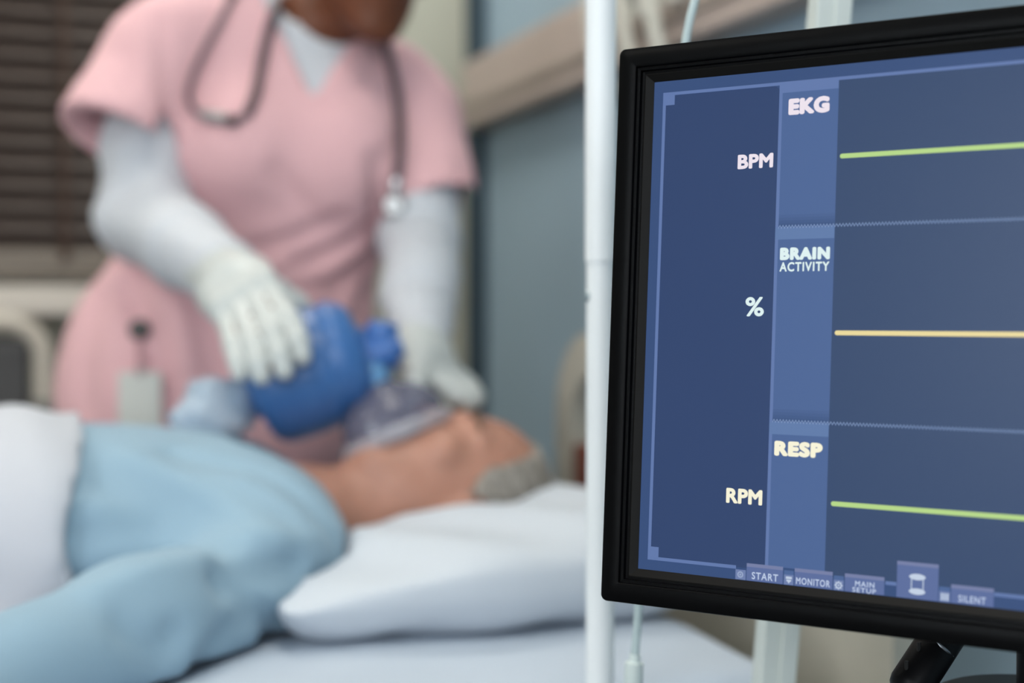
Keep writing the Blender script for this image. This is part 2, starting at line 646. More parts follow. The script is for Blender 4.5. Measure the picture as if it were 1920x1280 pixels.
fb = ring_mesh(hb_profile(1.10, 1.93, .38, .92, .12), hb_profile(1.16, 1.87, .46, .86, .085), -1.418, -1.382).build('footboard', M_cream, bed, auto=True)
MB().box((-1.411, 1.155, .455), (-1.389, 1.875, .7), .004).build('inset_panel', M_wood, fb)
for x0, x1, x2, x3 in ((-1.405, -1.31, -1.34, -1.30), (.71, .775, .68, .72)):
    MB().box((x0, 1.2, .39), (x1, 1.26, .45)).box((x0, 1.78, .39), (x1, 1.84, .45)).box((x2, 1.19, .36), (x3, 1.85, .495)).build('end_bracket', M_steel, bed)
for x in (-1.2, .62):
    for y in (1.145, 1.875):
        lg = MB().cyl((x, y, .10), (x, y, .31), .022).build('leg', M_steel, bed, True)
        MB().cyl((x, y - .018, .05), (x, y + .018, .05), .05, 24, .006).build('caster', mat('grey_rubber', (60, 62, 64), .6), lg, True)

# the lying person's head: centre and directions of crown and face
HEADC = A(850, 912, 1.62)
HU = nrm((1, .03, .17))
HF = nrm((-.17, -.20, 1))
RH = axes(HU, HF)
HS = .95
SH_N = V3(.27, 1.425, .745)      # near shoulder, elbow, wrist
EL_N = V3(-.03, 1.135, .704)
WR_N = V3(-.27, 1.19, .735)

# mattress with pale sheet
M_sheet = mat('pale_sheet', (188, 199, 212), .85, noise=.02, scale=4, bump=.15, bscale=60)


def mattress_f(p):
    d = rbox(p, (-.33, 1.51, MT - .0755), (1.01, .45, .0755), .045)
    d = d - .0035 * np.sin(p[:, 0] * 21 + 3 * np.sin(p[:, 1] * 7)) * np.clip((p[:, 2] - .60) * 14, 0, 1) * np.exp(-((p[:, 1] - 1.1) / .25) ** 2)
    d = smax(d, .002 - cap(p, EL_N, SH_N, .046, .05), .02)
    return smax(d, .003 - head_sdf(p, HEADC, RH, HS), .02)


tag(sdf_obj('mattress', mattress_f, (-1.38, 1.03, .52), (.73, 2.0, .72), .012, M_sheet), 'mattress with pale blue-white sheet, under the pillow and the patient', 'mattress')

# ================================================================== PATIENT
NECKB = V3(.345, 1.61, .765)
M_skin = mat('patient_skin', (186, 136, 116), .5, noise=.10, scale=25, sss=.15)
SH_F = V3(.275, 1.79, .752)
EL_F = V3(-.03, 1.86, .745)
WR_F = V3(-.25, 1.76, .80)


def p_torso(p, e=0):
    d = ell(p, (.10, 1.61, .772), (.275, .185, .098))
    d = smin(d, ell(p, (-.22, 1.61, .772), (.30, .175, .098)), .08)
    d = smin(d, cap(p, (.255, 1.46, .757), (.255, 1.76, .757), .068), .06)
    return d - e


def p_body(p):
    d = head_sdf(p, HEADC, RH, HS)
    d = smin(d, cap(p, HEADC + RH @ V3(0, -.03, -.05), NECKB, .056, .06), .03)
    d = smin(d, p_torso(p, -.022), .05)
    d = smin(d, chain(p, [SH_N, SH_N + (EL_N - SH_N) * .6, EL_N, WR_N], [.034, .033, .040, .028], .02), .03)
    d = smin(d, chain(p, [SH_F, EL_F, WR_F], [.036, .040, .028], .02), .03)
    for y in (1.52, 1.70):
        d = smin(d, chain(p, [(-.42, y, .765), (-.80, y + (y - 1.61) * .2, .775), (-1.20, y + (y - 1.61) * .1, .755)], [.082, .056, .042], .03), .05)
        d = smin(d, chain(p, [(-1.20, y, .745), (-1.24, y, .84)], [.038, .026], .03), .02)
    for w, sg in ((WR_N, 1), (WR_F, -1)):
        pc = w + V3(-.07, .045 * sg, .028)
        al = nrm(pc - w)
        ac = nrm(np.cross(al, V3(0, 0, 1)))
        fs = []
        for k, ln in enumerate((.07, .08, .076, .06)):
            o = pc + ac * (.03 - .02 * k) + al * .035
            fs.append([o, o + al * ln * .45 + V3(0, 0, .004), o + al * ln * .8 - V3(0, 0, .006), o + al * ln - V3(0, 0, .014)])
        th = [w + al * .03 + ac * .028, w + al * .06 + ac * .052, w + al * .088 + ac * .058]
        d = smin(d, hand_sdf(p, w, pc, V3(0, 0, 1), ac, fs, th, (.038, .014, .04), .026), .012)
    return d


pat = empty('person', (.1, 1.61, MT), 'grey-haired person in a pale blue gown lying on the bed under a breathing mask', 'person')
sdf_obj('body', p_body, (-1.36, 1.02, .655), (.68, 2.04, .965), .0065, M_skin, pat, 'bare skin of the lying person')
M_hair = mat('grey_hair', (150, 144, 136), .7, noise=.3, scale=60, bump=.4, bscale=150, stretch=(4, 1, 1))


def p_hair(p):
    d = head_sdf(p, HEADC, RH, HS)
    q = ((p - HEADC) @ RH) / HS
    shell = np.abs(d - .004) - .0055 + .003 * np.sin(q[:, 2] * 260 + q[:, 1] * 90)
    # hair line: back and sides, receding forehead
    cut = q[:, 1] - (.040 - .005 * np.clip((q[:, 2] - .03) / .09, 0, 1) - .07 * np.clip(-(q[:, 2] - .02) / .08, 0, 1))
    low = -(q[:, 2] + .062)
    ear = -ell(q, (.082, -.008, -.014), (.02, .024, .038))
    ear2 = -ell(q, (-.082, -.008, -.014), (.02, .024, .038))
    return np.maximum.reduce([shell, cut * .9, low, ear, ear2])


sdf_obj('hair', p_hair, HEADC - .17, HEADC + .17, .004, M_hair, pat, 'short grey hair at the sides and back of the head')
# brows
for sx in (-1, 1):
    MB().tube([HEADC + RH @ V3(sx * x, y, zz) * HS for x, y, zz in ((.014, .0965, .026), (.03, .0955, .031), (.046, .083, .028))], [.003, .0045, .003], 8).build('eyebrow', mat('grey_brown_brow', (110, 88, 74), .8), pat, True)

M_gown = mat('pale_blue_gown', (144, 173, 191), .85, noise=.02, scale=5, bump=.2, bscale=70, sheen=.1)


def p_sleeve(p, only=None):
    """loose short sleeves, wide at the hem"""
    d = None
    for S, E in ((SH_N, EL_N), (SH_F, EL_F)):
        ax = nrm(E - S)
        end = S + (E - S) * 1.03
        sl = chain(p, [S, S + (end - S) * .5, end + ax * .04], [.064, .055, .056], .04)
        d = np.maximum(sl, (p - end) @ ax) if d is None else np.minimum(d, np.maximum(sl, (p - end) @ ax))
    return d


def p_gown0(p):
    d = p_torso(p, .008)
    d = smin(d, p_sleeve(p), .03)
    for S, E in ((SH_N, EL_N), (SH_F, EL_F)):
        ax = nrm(E - S)
        end = S + (E - S) * 1.03
        d = smax(d, -cap(p, S + (end - S) * .80, end + ax * .12, .034, .046), .006)
    nk = cap(p, NECKB + V3(-.03, 0, .045), NECKB + V3(.12, 0, .03), .082, .10)
    d = smax(d, -nk, .008)
    d = np.maximum(d, -.16 - p[:, 0])
    return np.maximum(d, MT + .006 - p[:, 2])


def folds(fn, lines):
    out = []
    for pts, r, dep in lines:
        out.append(([hit(x, y, fn, .9, 2.7) for x, y in pts], r, dep))
    return out


def fold_sdf(p, fl):
    d = 0
    for pts, r, dep in fl:
        c = np.min([cap(p, pts[i], pts[i + 1], 0) for i in range(len(pts) - 1)], axis=0)
        d = d + dep * np.exp(-(c / r) ** 2)
    return d


GOWN_FOLDS = folds(p_gown0, [
    ([(420, 1090), (470, 1072), (560, 1062), (650, 1040)], .013, .022), ([(430, 1082), (480, 1130), (520, 1180)], .013, .012), ([(470, 1160), (420, 1190), (380, 1240)], .013, .008), ([(620, 990), (640, 1040), (600, 1090)], .013, .008),
    ([(230, 1180), (300, 1220), (400, 1250)], .014, .005), ([(330, 1190), (400, 1240), (440, 1275)], .014, .007),
    ([(180, 1110), (260, 1075), (400, 1045)], .016, -.006), ([(540, 1215), (470, 1245), (380, 1275)], .016, .012),
    ([(330, 850), (480, 880), (600, 960)], .016, .007), ([(180, 900), (300, 960), (420, 1010)], .022, .006),
    ([(480, 1000), (560, 1020), (640, 1000)], .014, -.006), ([(150, 1000), (280, 990), (420, 1030)], .018, .007),
    ([(250, 860), (400, 930), (520, 1010)], .014, -.005)])


def p_gown(p):
    d = p_gown0(p) + 1.5 * fold_sdf(p, GOWN_FOLDS)
    return d - .0025 * np.sin(p[:, 0] * 26 + p[:, 2] * 40 + 2 * np.sin(p[:, 1] * 17))


sdf_obj('gown', p_gown, (-.58, 1.03, .68), (.42, 2.0, .93), .007, M_gown, pat)

# pillow, dented by the head
M_pillow = mat('white_pillowcase', (200, 207, 215), .85, noise=.015, scale=4, bump=.2, bscale=50)


def pillow_f(p):
    c = V3(.465, 1.60, .744)
    q = p - c
    hx, hy = .222, .33
    ex, ey = np.abs(q[:, 0]) / hx, np.abs(q[:, 1]) / hy
    rr = np.clip(1 - ex ** 6, 0, 1) ** .45 * np.clip(1 - ey ** 6, 0, 1) ** .45
    top = .006 + rr * (.032 + .026 * np.clip(q[:, 0] / hx, -1, 1))
    bot = .006 + rr * .062
    top = top - .020 * np.exp(-((q[:, 0] + hx) / .11) ** 2 - ((q[:, 1] + hy) / .13) ** 2)
    d = np.maximum(q[:, 2] - top, -q[:, 2] - bot) * .75
    d = np.maximum(d, np.maximum(np.abs(q[:, 0]) - hx, np.abs(q[:, 1]) - hy))
    d = d + .0035 * np.sin(q[:, 0] * 40 + q[:, 1] * 24) * rr
    d = d + crease(p, A(720, 1180, 1.32), A(820, 1080, 1.38), .012, .006) + crease(p, A(960, 1150, 1.35), A(1060, 1000, 1.40), .014, .005)
    # lies on the mattress, yields to head, neck and shoulder
    d = np.maximum(d, MT + .0015 - p[:, 2])
    hd = np.minimum(head_sdf(p, HEADC, RH, HS), cap(p, HEADC + RH @ V3(0, -.03, -.05), NECKB, .056, .06))
    d = smax(d, .006 - hd, .03)
    d = smax(d, .003 - p_gown(p), .012)
    return d


tag(sdf_obj('pillow', pillow_f, (.2, 1.26, .675), (.71, 1.94, .85), .006, M_pillow), 'plump white pillow under the lying person\'s head', 'pillow')

# white blanket over the body below the chest
M_blanket = mat('white_blanket', (196, 199, 206), .9, noise=.02, scale=5, bump=.35, bscale=40)


def blanket_f(p):
    body = p_torso(p, .024)
    for y in (1.52, 1.70):
        body = smin(body, chain(p, [(-.42, y, .765), (-.80, y, .775), (-1.20, y, .755)], [.11, .085, .07], .03), .09)
        body = smin(body, chain(p, [(-1.20, y, .745), (-1.24, y, .84)], [.065, .05], .03), .05)
    flat = rbox(p, (-.68, 1.65, MT + .008), (.68, .31, .006), .004)
    body = smin(body, flat, .06)
    edge = .075 + .012 * np.sin(p[:, 2] * 30)
    body = body - .005 * np.sin(p[:, 0] * 60 + 8 * p[:, 1]) * np.exp(-((p[:, 0] - .02) / .12) ** 2)
    d = np.maximum(body, p[:, 0] - edge)
    d = np.maximum(d, .002 - p_sleeve(p))
    d = np.maximum(d, -(p_torso(p, .0)))
    d = np.maximum(d, -np.minimum(chain(p, [SH_N, EL_N, WR_N], [.050, .046, .036], .02), chain(p, [SH_F, EL_F, WR_F], [.09, .09, .05], .02)))
    d = np.maximum(d, 1.235 - p[:, 1])
    d = np.maximum(d, MT + .002 - p[:, 2])
    return d


tag(sdf_obj('blanket', blanket_f, (-1.40, 1.04, .685), (.13, 1.98, .93), .009, M_blanket), 'white blanket drawn over the lying person\'s body below the chest', 'blanket')

# ================================================================== NURSE
M_nskin = mat('brown_skin', (104, 56, 30), .45, noise=.12, scale=30, sss=.1)
M_pink = mat('pink_scrub_fabric', (226, 180, 184), .85, noise=.02, scale=6, bump=.2, bscale=80, sheen=.1)
M_under = mat('white_jersey', (200, 204, 210), .85, noise=.02, scale=8, bump=.2, bscale=120)
M_glove = mat('white_glove_latex', (194, 199, 197), .5, noise=.02, scale=20)
tc = -FW * V3(1, 1, 0)
tc = nrm(tc)                                   # towards the camera, level
NHEAD = A(705, -92, 1.99)
NF = nrm(.38 * RT + .80 * tc + V3(0, 0, -.52))
NU = nrm(V3(0, 0, 1) + .22 * RT + .35 * tc)
RN = axes(NU, NF)
NNECK = A(585, 54, 2.10)
SHL, ELL_, WRL = A(292, 110, 2.14), A(272, 405, 2.13), A(425, 520, 1.83)
SHR, ELR, WRR = A(772, 215, 2.13), A(788, 440, 2.04), A(788, 655, 1.78)
HIP, WAI, CHE = A(405, 735, 2.23), A(468, 500, 2.20), A(545, 270, 2.14)
RTN = axes((0, 0, 1), -FW * V3(1, 1, 0))         # torso frame: columns side, towards camera, up


def n_torso(p, e=0):
    d = ell(p, HIP, (.225, .135, .21), RTN)
    d = smin(d, ell(p, WAI, (.185, .112, .20), RTN), .10)
    d = smin(d, ell(p, CHE, (.172, .110, .20), RTN), .08)
    d = smin(d, cap(p, A(340, 75, 2.15), A(725, 170, 2.14), .055), .07)
    d = smin(d, cap(p, A(470, 25, 2.15), NNECK + V3(0, 0, .02), .055, .06), .06)
    # bust
    d = smin(d, ell(p, A(455, 275, 2.075), (.075, .062, .075), RTN), .05)
    d = smin(d, ell(p, A(640, 300, 2.065), (.075, .062, .075), RTN), .05)
    return d - e


# right hand (on the bag): joints from wrist to finger tips
def fing(pts):
    return [A(*q) for q in pts]


R_F = [fing([(508, 548, 1.69), (544, 598, 1.62), (560, 636, 1.595), (566, 668, 1.59)]),
       fing([(482, 566, 1.68), (512, 626, 1.605), (526, 666, 1.582), (533, 694, 1.578)]),
       fing([(452, 584, 1.685), (474, 646, 1.612), (484, 681, 1.590), (490, 704, 1.586)]),
       fing([(424, 596, 1.70), (438, 648, 1.64), (446, 678, 1.62), (452, 698, 1.612)])]
R_T = fing([(470, 526, 1.79), (520, 548, 1.775), (556, 571, 1.765), (580, 596, 1.765)])
R_PC = A(448, 546, 1.735)
R_AC = nrm(R_F[0][0] - R_F[3][0])
R_N = nrm(np.cross(nrm(R_PC - WRL), R_AC))
L_F = [fing([(815, 705, 1.715), (838, 728, 1.69), (858, 745, 1.675), (870, 757, 1.67)]),
       fing([(822, 698, 1.735), (850, 716, 1.715), (874, 734, 1.70), (890, 752, 1.69)]),
       fing([(824, 692, 1.757), (854, 704, 1.745), (880, 722, 1.735), (894, 740, 1.725)]),
       fing([(822, 688, 1.778), (848, 696, 1.77), (870, 712, 1.765), (882, 728, 1.76)])]
L_T = fing([(785, 690, 1.725), (779, 722, 1.685), (778, 752, 1.66), (782, 776, 1.65)])
L_PC = A(803, 680, 1.75)
L_AC = nrm(L_F[0][0] - L_F[3][0])
L_N = nrm(np.cross(nrm(L_PC - WRR), L_AC))


def n_hands(p, which, e=0, rw=.029):
    if which:
        return hand_sdf(p, WRL, R_PC, R_N, R_AC, R_F, R_T, (.044, .015, .046), rw) - e
    return hand_sdf(p, WRR, L_PC, L_N, L_AC, L_F, L_T, (.038, .015, .034), rw, .95) - e


FL, FR_ = V3(*HIP) + V3(-.11, .03, 0), V3(*HIP) + V3(.11, -.03, 0)


def n_legs(p, e=0):
    d = None
    for f in (FL, FR_):
        k = chain(p, [V3(f[0], f[1], .78), V3(f[0], f[1] + .01, .47), V3(f[0], f[1] + .03, .09)], [.085, .056, .038], .03)
        d = k if d is None else np.minimum(d, k)
    return d - e


def n_arm(p, S, E_, W, e=0):
    return chain(p, [S, E_, W], [.046, .039, .027], .03) - e


VT_Z = A(588, 186, 2.03)[2]


def n_body(p):
    d = head_sdf(p, NHEAD, RN, .95, False)
    d = smin(d, cap(p, NHEAD + RN @ V3(0, -.03, -.05), NNECK + V3(0, 0, -.01), .051, .058), .03)
    d = smin(d, n_torso(p, -.036), .04)
    d = smin(d, n_arm(p, SHL, ELL_, WRL), .03)
    d = smin(d, n_arm(p, SHR, ELR, WRR), .03)
    d = smin(d, n_legs(p), .05)
    d = smin(d, n_hands(p, 1, .001), .01)
    d = smin(d, n_hands(p, 0, .001), .01)
    for f in (FL, FR_):
        d = smin(d, chain(p, [V3(f[0], f[1] + .04, .055), V3(f[0], f[1] - .12, .04)], [.035, .03], .02), .03)
    return d


nur = empty('person', (*HIP[:2], 0), 'person in a pink scrub top leaning over the bed, squeezing a blue breathing bag', 'person')
sdf_obj('body', n_body, (-.35, 1.50, .0), (.75, 2.50, 1.80), .0095, M_nskin, nur, 'brown skin of face and neck')


def n_hair(p):
    d = head_sdf(p, NHEAD, RN, .95)
    q = ((p - NHEAD) @ RN) / .95
    s = d - .016
    cut = q[:, 1] - (.045 - .05 * np.clip(-(q[:, 2] - .02) / .06, 0, 1))
    low = -(q[:, 2] + .055)
    s = np.maximum.reduce([s, cut, low, -d - .004])
    bun = ell(q, (0, -.10, .085), (.05, .045, .045))
    return smin(s, bun, .02) + .0015 * np.sin(q[:, 0] * 300)


sdf_obj('hair', n_hair, NHEAD - .22, NHEAD + .22, .006, mat('black_hair', (34, 24, 20), .6, noise=.3, scale=80), nur, 'black hair tied in a bun')

# undershirt: crew neck, long sleeves to the gloves
UN_C = A(590, 20, 2.045)


def inner_off(p):
    return -.028 + .0235 * np.clip((p[:, 2] - VT_Z + .07) / .05, 0, 1)


def n_under(p):
    d = n_torso(p, inner_off(p) + .0015)
    for S, E_, W, rr in ((SHL, ELL_, WRL, (.056, .062, .066, .055, .043)), (SHR, ELR, WRR, (.058, .056, .056, .050, .037))):
        mid1, mid2 = S + (E_ - S) * .5, E_ + (W - E_) * .5
        s = chain(p, [S, mid1, E_, mid2, W], rr, .03)
        ax = nrm(W - E_)
        s = np.maximum(s, (p - W) @ ax - .004)
        t = np.clip((p - E_) @ ax, -.3, .3)
        s = s - .0025 * np.sin(t * 110) - .003 * np.sin((p[:, 2]) * 60 + p[:, 0] * 20)
        s = s + crease(p, E_ + V3(.03, -.05, .02), E_ + V3(-.06, -.06, .035), .018, .005)
        d = smin(d, s, .025)
    neck = cap(p, NNECK + V3(0, -.03, .048), NHEAD, .060, .085)
    d = smax(d, -neck, .004)
    return d


def cull_low(fn, z):
    return lambda p: np.maximum(fn(p), z - p[:, 2])


sdf_obj('undershirt', cull_low(n_under, .84), (-.35, 1.70, .82), (.7, 2.45, 1.56), .0085, M_under, nur, 'white long-sleeved undershirt')

VT = A(588, 186, 2.03)
VL, VR = A(506, 10, 2.08), A(690, 30, 2.06)
HEML = A(222, 262, 2.10)
HEMR = A(816, 392, 2.06)


SCRUB_FOLDS = None


def n_scrub(p):
    d = n_torso(p, .007)
    # tunic flare at the hips
    d = smin(d, ell(p, A(392, 720, 2.22), (.222, .15, .20), RTN), .06)
    for S, H_, r0, r1, top in ((SHL, HEML, 0.070, .095, A(350, 60, 2.14)), (SHR, HEMR, .066, .078, A(735, 160, 2.13))):
        ax = nrm(H_ - S)
        s = chain(p, [top, S, H_ + ax * .03], [.06, r0, r1], .04)
        s = np.maximum(s, (p - H_) @ ax)
        inn = cap(p, S + (H_ - S) * .45, H_ + ax * .1, r0 - .014, r1 + .002)
        s = smax(s, -inn, .005)
        d = smin(d, s, .035)
    d = d + fold_sdf(p, SCRUB_FOLDS) if SCRUB_FOLDS else d
    d = d - .002 * np.sin(p[:, 0] * 34 + p[:, 2] * 22)
    # V neck
    def side(a, b):
        n = nrm(np.cross(b - a, FW))
        return (p - a) @ n
    s1, s2 = side(VT, VL), side(VT, VR)
    if ((VR - VT) @ nrm(np.cross(VL - VT, FW))) < 0:
        s1 = -s1
    if ((VL - VT) @ nrm(np.cross(VR - VT, FW))) < 0:
        s2 = -s2
    vee = np.minimum(s1, s2)
    front = (A(588, 120, 2.15) - p) @ nrm(FW)
    d = np.maximum(d, np.minimum(vee, front))
    d = smax(d, -cap(p, NNECK + V3(0, -.01, .04), NHEAD, .080, .10), .004)
    # hollow so that the undershirt sits inside
    d = np.maximum(d, -(n_torso(p, inner_off(p))))
    d = np.maximum(d, .74 - p[:, 2])
    return d


SCRUB_FOLDS = folds(n_scrub, [
    ([(318, 240), (312, 330), (325, 420)], .014, .018), ([(705, 300), (705, 400), (712, 470)], .014, .016),
    ([(700, 430), (640, 465), (560, 500)], .014, .024), ([(695, 490), (640, 530), (600, 600)], .015, .020),
    ([(340, 420), (400, 480), (480, 520)], .015, .018), ([(440, 480), (540, 455), (640, 415)], .014, .016),
    ([(240, 540), (290, 640), (320, 770)], .018, .022), ([(370, 560), (400, 660), (420, 760)], .018, .020),
    ([(190, 560), (160, 660), (160, 760)], .02, .010), ([(300, 560), (340, 600), (350, 680)], .016, -.007),
    ([(520, 320), (560, 370), (600, 420)], .016, .006), ([(600, 200), (660, 180), (700, 130)], .010, .003),
    ([(300, 40), (310, 130), (316, 240)], .012, .006), ([(770, 180), (740, 260), (710, 330)], .012, .005),
    ([(230, 100), (240, 160), (200, 220)], .013, .006), ([(690, 540), (680, 600), (690, 660)], .014, .018), ([(480, 530), (540, 560), (600, 540)], .014, .014)])
sdf_obj('scrub_top', n_scrub, (-.36, 1.93, .72), (.68, 2.48, 1.53), .0075, M_pink, nur, 'pink V-neck scrub top with short sleeves')


def n_trouser(p):
    d = smin(n_legs(p, .022), ell(p, (HIP[0], HIP[1], .80), (.20, .125, .12), RTN), .08)
    d = np.maximum(d, p[:, 2] - .86)
    d = np.maximum(d, .06 - p[:, 2])
    return np.maximum(d, -n_legs(p, .006))


sdf_obj('trousers', n_trouser, (-.3, 2.03, .05), (.42, 2.46, .9), .012, M_pink, nur)
for f in (FL, FR_):
    def sh(p, f=f):
        d = chain(p, [V3(f[0], f[1] + .045, .05), V3(f[0], f[1] - .04, .055), V3(f[0], f[1] - .13, .04)], [.046, .045, .042], .03)
        return np.maximum(d, .001 - p[:, 2])
    sdf_obj('shoe', sh, (f[0] - .08, f[1] - .22, -.01), (f[0] + .08, f[1] + .12, .12), .007, mat('white_shoe', (210, 210, 206), .5), nur)

for which, W, E_ in ((1, WRL, ELL_), (0, WRR, ELR)):
    ax = nrm(W - E_)

    def gl(p, which=which, W=W, ax=ax):
        d = n_hands(p, which, .003, .036 if which else .032)
        cuff = cap(p, W - ax * .035, W + ax * .02, .046 if which else .041, .038 if which else .033)
        d = smin(d, cuff, .012)
        return np.maximum(d, -((p - W) @ ax + .03))
    pts = np.array([q for f in (R_F if which else L_F) for q in f] + (R_T if which else L_T) + [W])
    sdf_obj('glove', gl, pts.min(0) - .07, pts.max(0) + .07, .0032, M_glove, nur, 'white glove on the hand gripping the blue bag' if which else 'white glove on the hand holding the mask')

# ---------------- stethoscope round the nurse's neck
M_tubek = mat('grey_rubber_tubing', (86, 70, 76), .45)
M_chrome = mat('brushed_chrome', (205, 205, 205), .25, metal=1)
st = empty('stethoscope', tuple(hit(738, 385, n_scrub)), 'dark stethoscope with silver chest piece hung round the neck over the pink top', 'stethoscope')


def on_scrub(x, y, lift=.007):
    return hit(x, y, n_scrub, 1.5, 2.6, lift)


back = [NNECK + V3(.095, .0, .05), NNECK + V3(.075, .075, .065), NNECK + V3(0, .10, .07), NNECK + V3(-.075, .075, .062)]
right_ = [on_scrub(x, y) for x, y in ((744, 335), (750, 280), (750, 220), (742, 160), (730, 110))]
left_ = [on_scrub(x, y) for x, y in ((512, 25), (500, 70), (487, 130), (478, 175), (464, 212))]
MB().tube(spline(right_ + [A(722, 72, 2.05)] + back + [A(520, -20, 2.10)] + left_, 6), .0074, 10).build('tubing', M_tubek, st, True)
MB().tube(spline([on_scrub(x, y) for x, y in ((464, 212), (440, 226), (408, 226), (380, 219), (362, 203), (353, 178), (362, 140), (380, 100), (400, 60))] + [on_scrub(420, 22, .009), on_scrub(436, -12, .01)], 6), .0048, 10).build('ear_tubes', mat('dark_grey_metal', (118, 102, 108), .35, metal=.3), st, True, label='grey ear tubes in a loop')
a, b_ = on_scrub(380, 214, .010), on_scrub(426, 222, .010)
MB().tube([a, b_], .0075, 12).build('yoke', M_chrome, st, True)
e = on_scrub(436, 226, .010)
MB().cyl(e + V3(-.006, 0, 0), e + V3(.006, 0, 0), .0075).build('ear_tip', mat('black_rubber', (36, 32, 34), .5), st, True)
e = on_scrub(436, -12, .010)
MB().cyl(e + V3(0, 0, -.006), e + V3(0, 0, .008), .0075).build('ear_tip', MATS['black_rubber'], st, True)
a, b_ = on_scrub(744, 335, .008), on_scrub(740, 366, .009)
MB().tube([a, (a + b_) / 2, b_], [.007, .009, .007], 12).build('stem', M_chrome, st, True)
c = on_scrub(738, 386, .010)
n_ = nrm(-FW + .1 * UP)
MB().tube([c - n_ * .006, c - n_ * .005, c + n_ * .001, c + n_ * .006, c + n_ * .009], [.015, .019, .019, .015, .012], 28).build('chest_piece', M_chrome, st, True)

# ---------------- ID badge clipped to the top
bc = on_scrub(262, 618, .008)
bd = empty('id_badge', tuple(bc), 'blank white badge hanging from a dark clip on the pink scrub top', 'badge')
MB().cyl(bc + FW * .006, bc - FW * .006, .0155, 24, .003).build('reel_clip', mat('dark_clip', (52, 50, 46), .4), bd, True, label='round dark clip')
ct = on_scrub(262, 700, .012)
cb = on_scrub(262, 800, .012)
MB().tube([bc - FW * .003 - UP * .012, ct - FW * .004 + UP * .004], .0022, 8).build('strap', mat('pink_strap', (170, 132, 136), .5), bd, True)
ux = nrm(ct - cb)
ux = nrm(ux + UP * .6)
nn = nrm(np.cross(RT, ux))
Mx = Matrix(((RT[0], ux[0], nn[0], ct[0]), (RT[1], ux[1], nn[1], ct[1]), (RT[2], ux[2], nn[2], ct[2]), (0, 0, 0, 1)))
MB().box((-.031, -.088, -.0015), (.031, .002, .0015), .0012, M=Mx).build('card', mat('white_card', (205, 207, 200), .45), bd)
MB().box((-.006, -.004, -.0025), (.006, .010, .0025), .001, M=Mx).build('card_clip', mat('grey_clip', (170, 160, 158), .4), bd)

# ================================================================== RESUSCITATOR
M_bag = mat('blue_silicone', (58, 106, 166), .38, noise=.06, scale=10, sss=.0)
M_blue2 = mat('bright_blue_plastic', (60, 108, 176), .3)
M_lblue = mat('light_blue_plastic', (96, 150, 196), .3)
B0, B1 = A(500, 730, 1.70), A(664, 664, 1.675)
BC = (B0 + B1) / 2
BA = nrm(B1 - B0)
RB = axes(BA, (0, -1, .3))
rs = empty('resuscitator', tuple(BC), 'blue squeeze bag with valve and clear mask held over the lying person\'s face', 'resuscitator')
SKIP = 1


def bag_f(p):
    q = (p - BC) @ RB
    L = .070
    rad = np.hypot(q[:, 0], q[:, 1])
    prof = .074 - .007 * (np.abs(q[:, 2]) / L) ** 2
    d = np.maximum(rad - prof, np.abs(q[:, 2]) - L)
    d = smax(rad - prof, np.abs(q[:, 2]) - L, .026)
    d = smin(d, cap(p, BC - BA * (L - .01), BC - BA * (L + .012), .026), .015)
    d = smin(d, cap(p, BC + BA * (L - .01), BC + BA * (L + .008), .024), .015)
    # squeezed in by the fingers
    for f in R_F:
        d = smax(d, -(chain(p, f[1:], [.0112] * 3, .004)), .012)
    d = smax(d, -(chain(p, R_T, [.0158, .014, .0125, .0115], .004)), .012)
    d = smax(d, -(rbox(p, R_PC, (.047, .018, .049), .0135, axes(nrm(R_PC - WRL), R_N))), .012)
    d = d + .0022 * np.cos(q[:, 2] * 210) * np.exp(-((q[:, 2] - .03) / .03) ** 2)
    return d


sdf_obj('squeeze_bag', bag_f, BC - .13, BC + .13, .0042, M_bag, rs, 'deep blue squeeze bag')
VC = A(712, 660, 1.655)
MB().tube([BC + BA * .070, BC + BA * .078, BC + BA * .085], [.019, .021, .019], 24).build('collar', mat('lilac_plastic', (150, 160, 200), .35), rs, True, label='pale lilac collar')
bend = BC + BA * .086
MB().tube([bend, VC - BA * .018, VC - BA * .0175, VC + BA * .018, VC + BA * .0185, VC + BA * .028], [.015, .016, .024, .024, .017, .015], 28).build('valve', M_blue2, rs, True, label='bright blue valve')
MB().cyl(VC + V3(0, 0, .005), VC + V3(.004, -.004, .036), .019, 24, .004).build('valve_cap', M_blue2, rs, True)
MC = A(748, 815, 1.625)               # centre of the mask rim, on the face
MN = nrm(A(708, 720, 1.64) - MC)
EB = MC + MN * .066
MB().tube(spline([VC - V3(0, 0, .01), VC - V3(-.001, 0, .026), EB + MN * .014, EB], 5), .0165, 22).build('elbow', M_lblue, rs, True, label='light blue elbow')
# clear mask: dome + cushion
M_clear = bpy.data.materials.new('clear_mask_plastic')
M_clear.use_nodes = True
nt = M_clear.node_tree
pb = nt.nodes['Principled BSDF']
pb.inputs['Base Color'].default_value = (*lin((120, 120, 142)), 1)
pb.inputs['Roughness'].default_value = .12
pb.inputs['Alpha'].default_value = .5
MATS['clear_mask_plastic'] = M_clear
RM = axes(MN, HU)


def mask_pt(q, r, h):
    s, f = math.cos(q) * r * .84, math.sin(q) * r * 1.12
    return Vector(MC + RM @ V3(s, f, h))


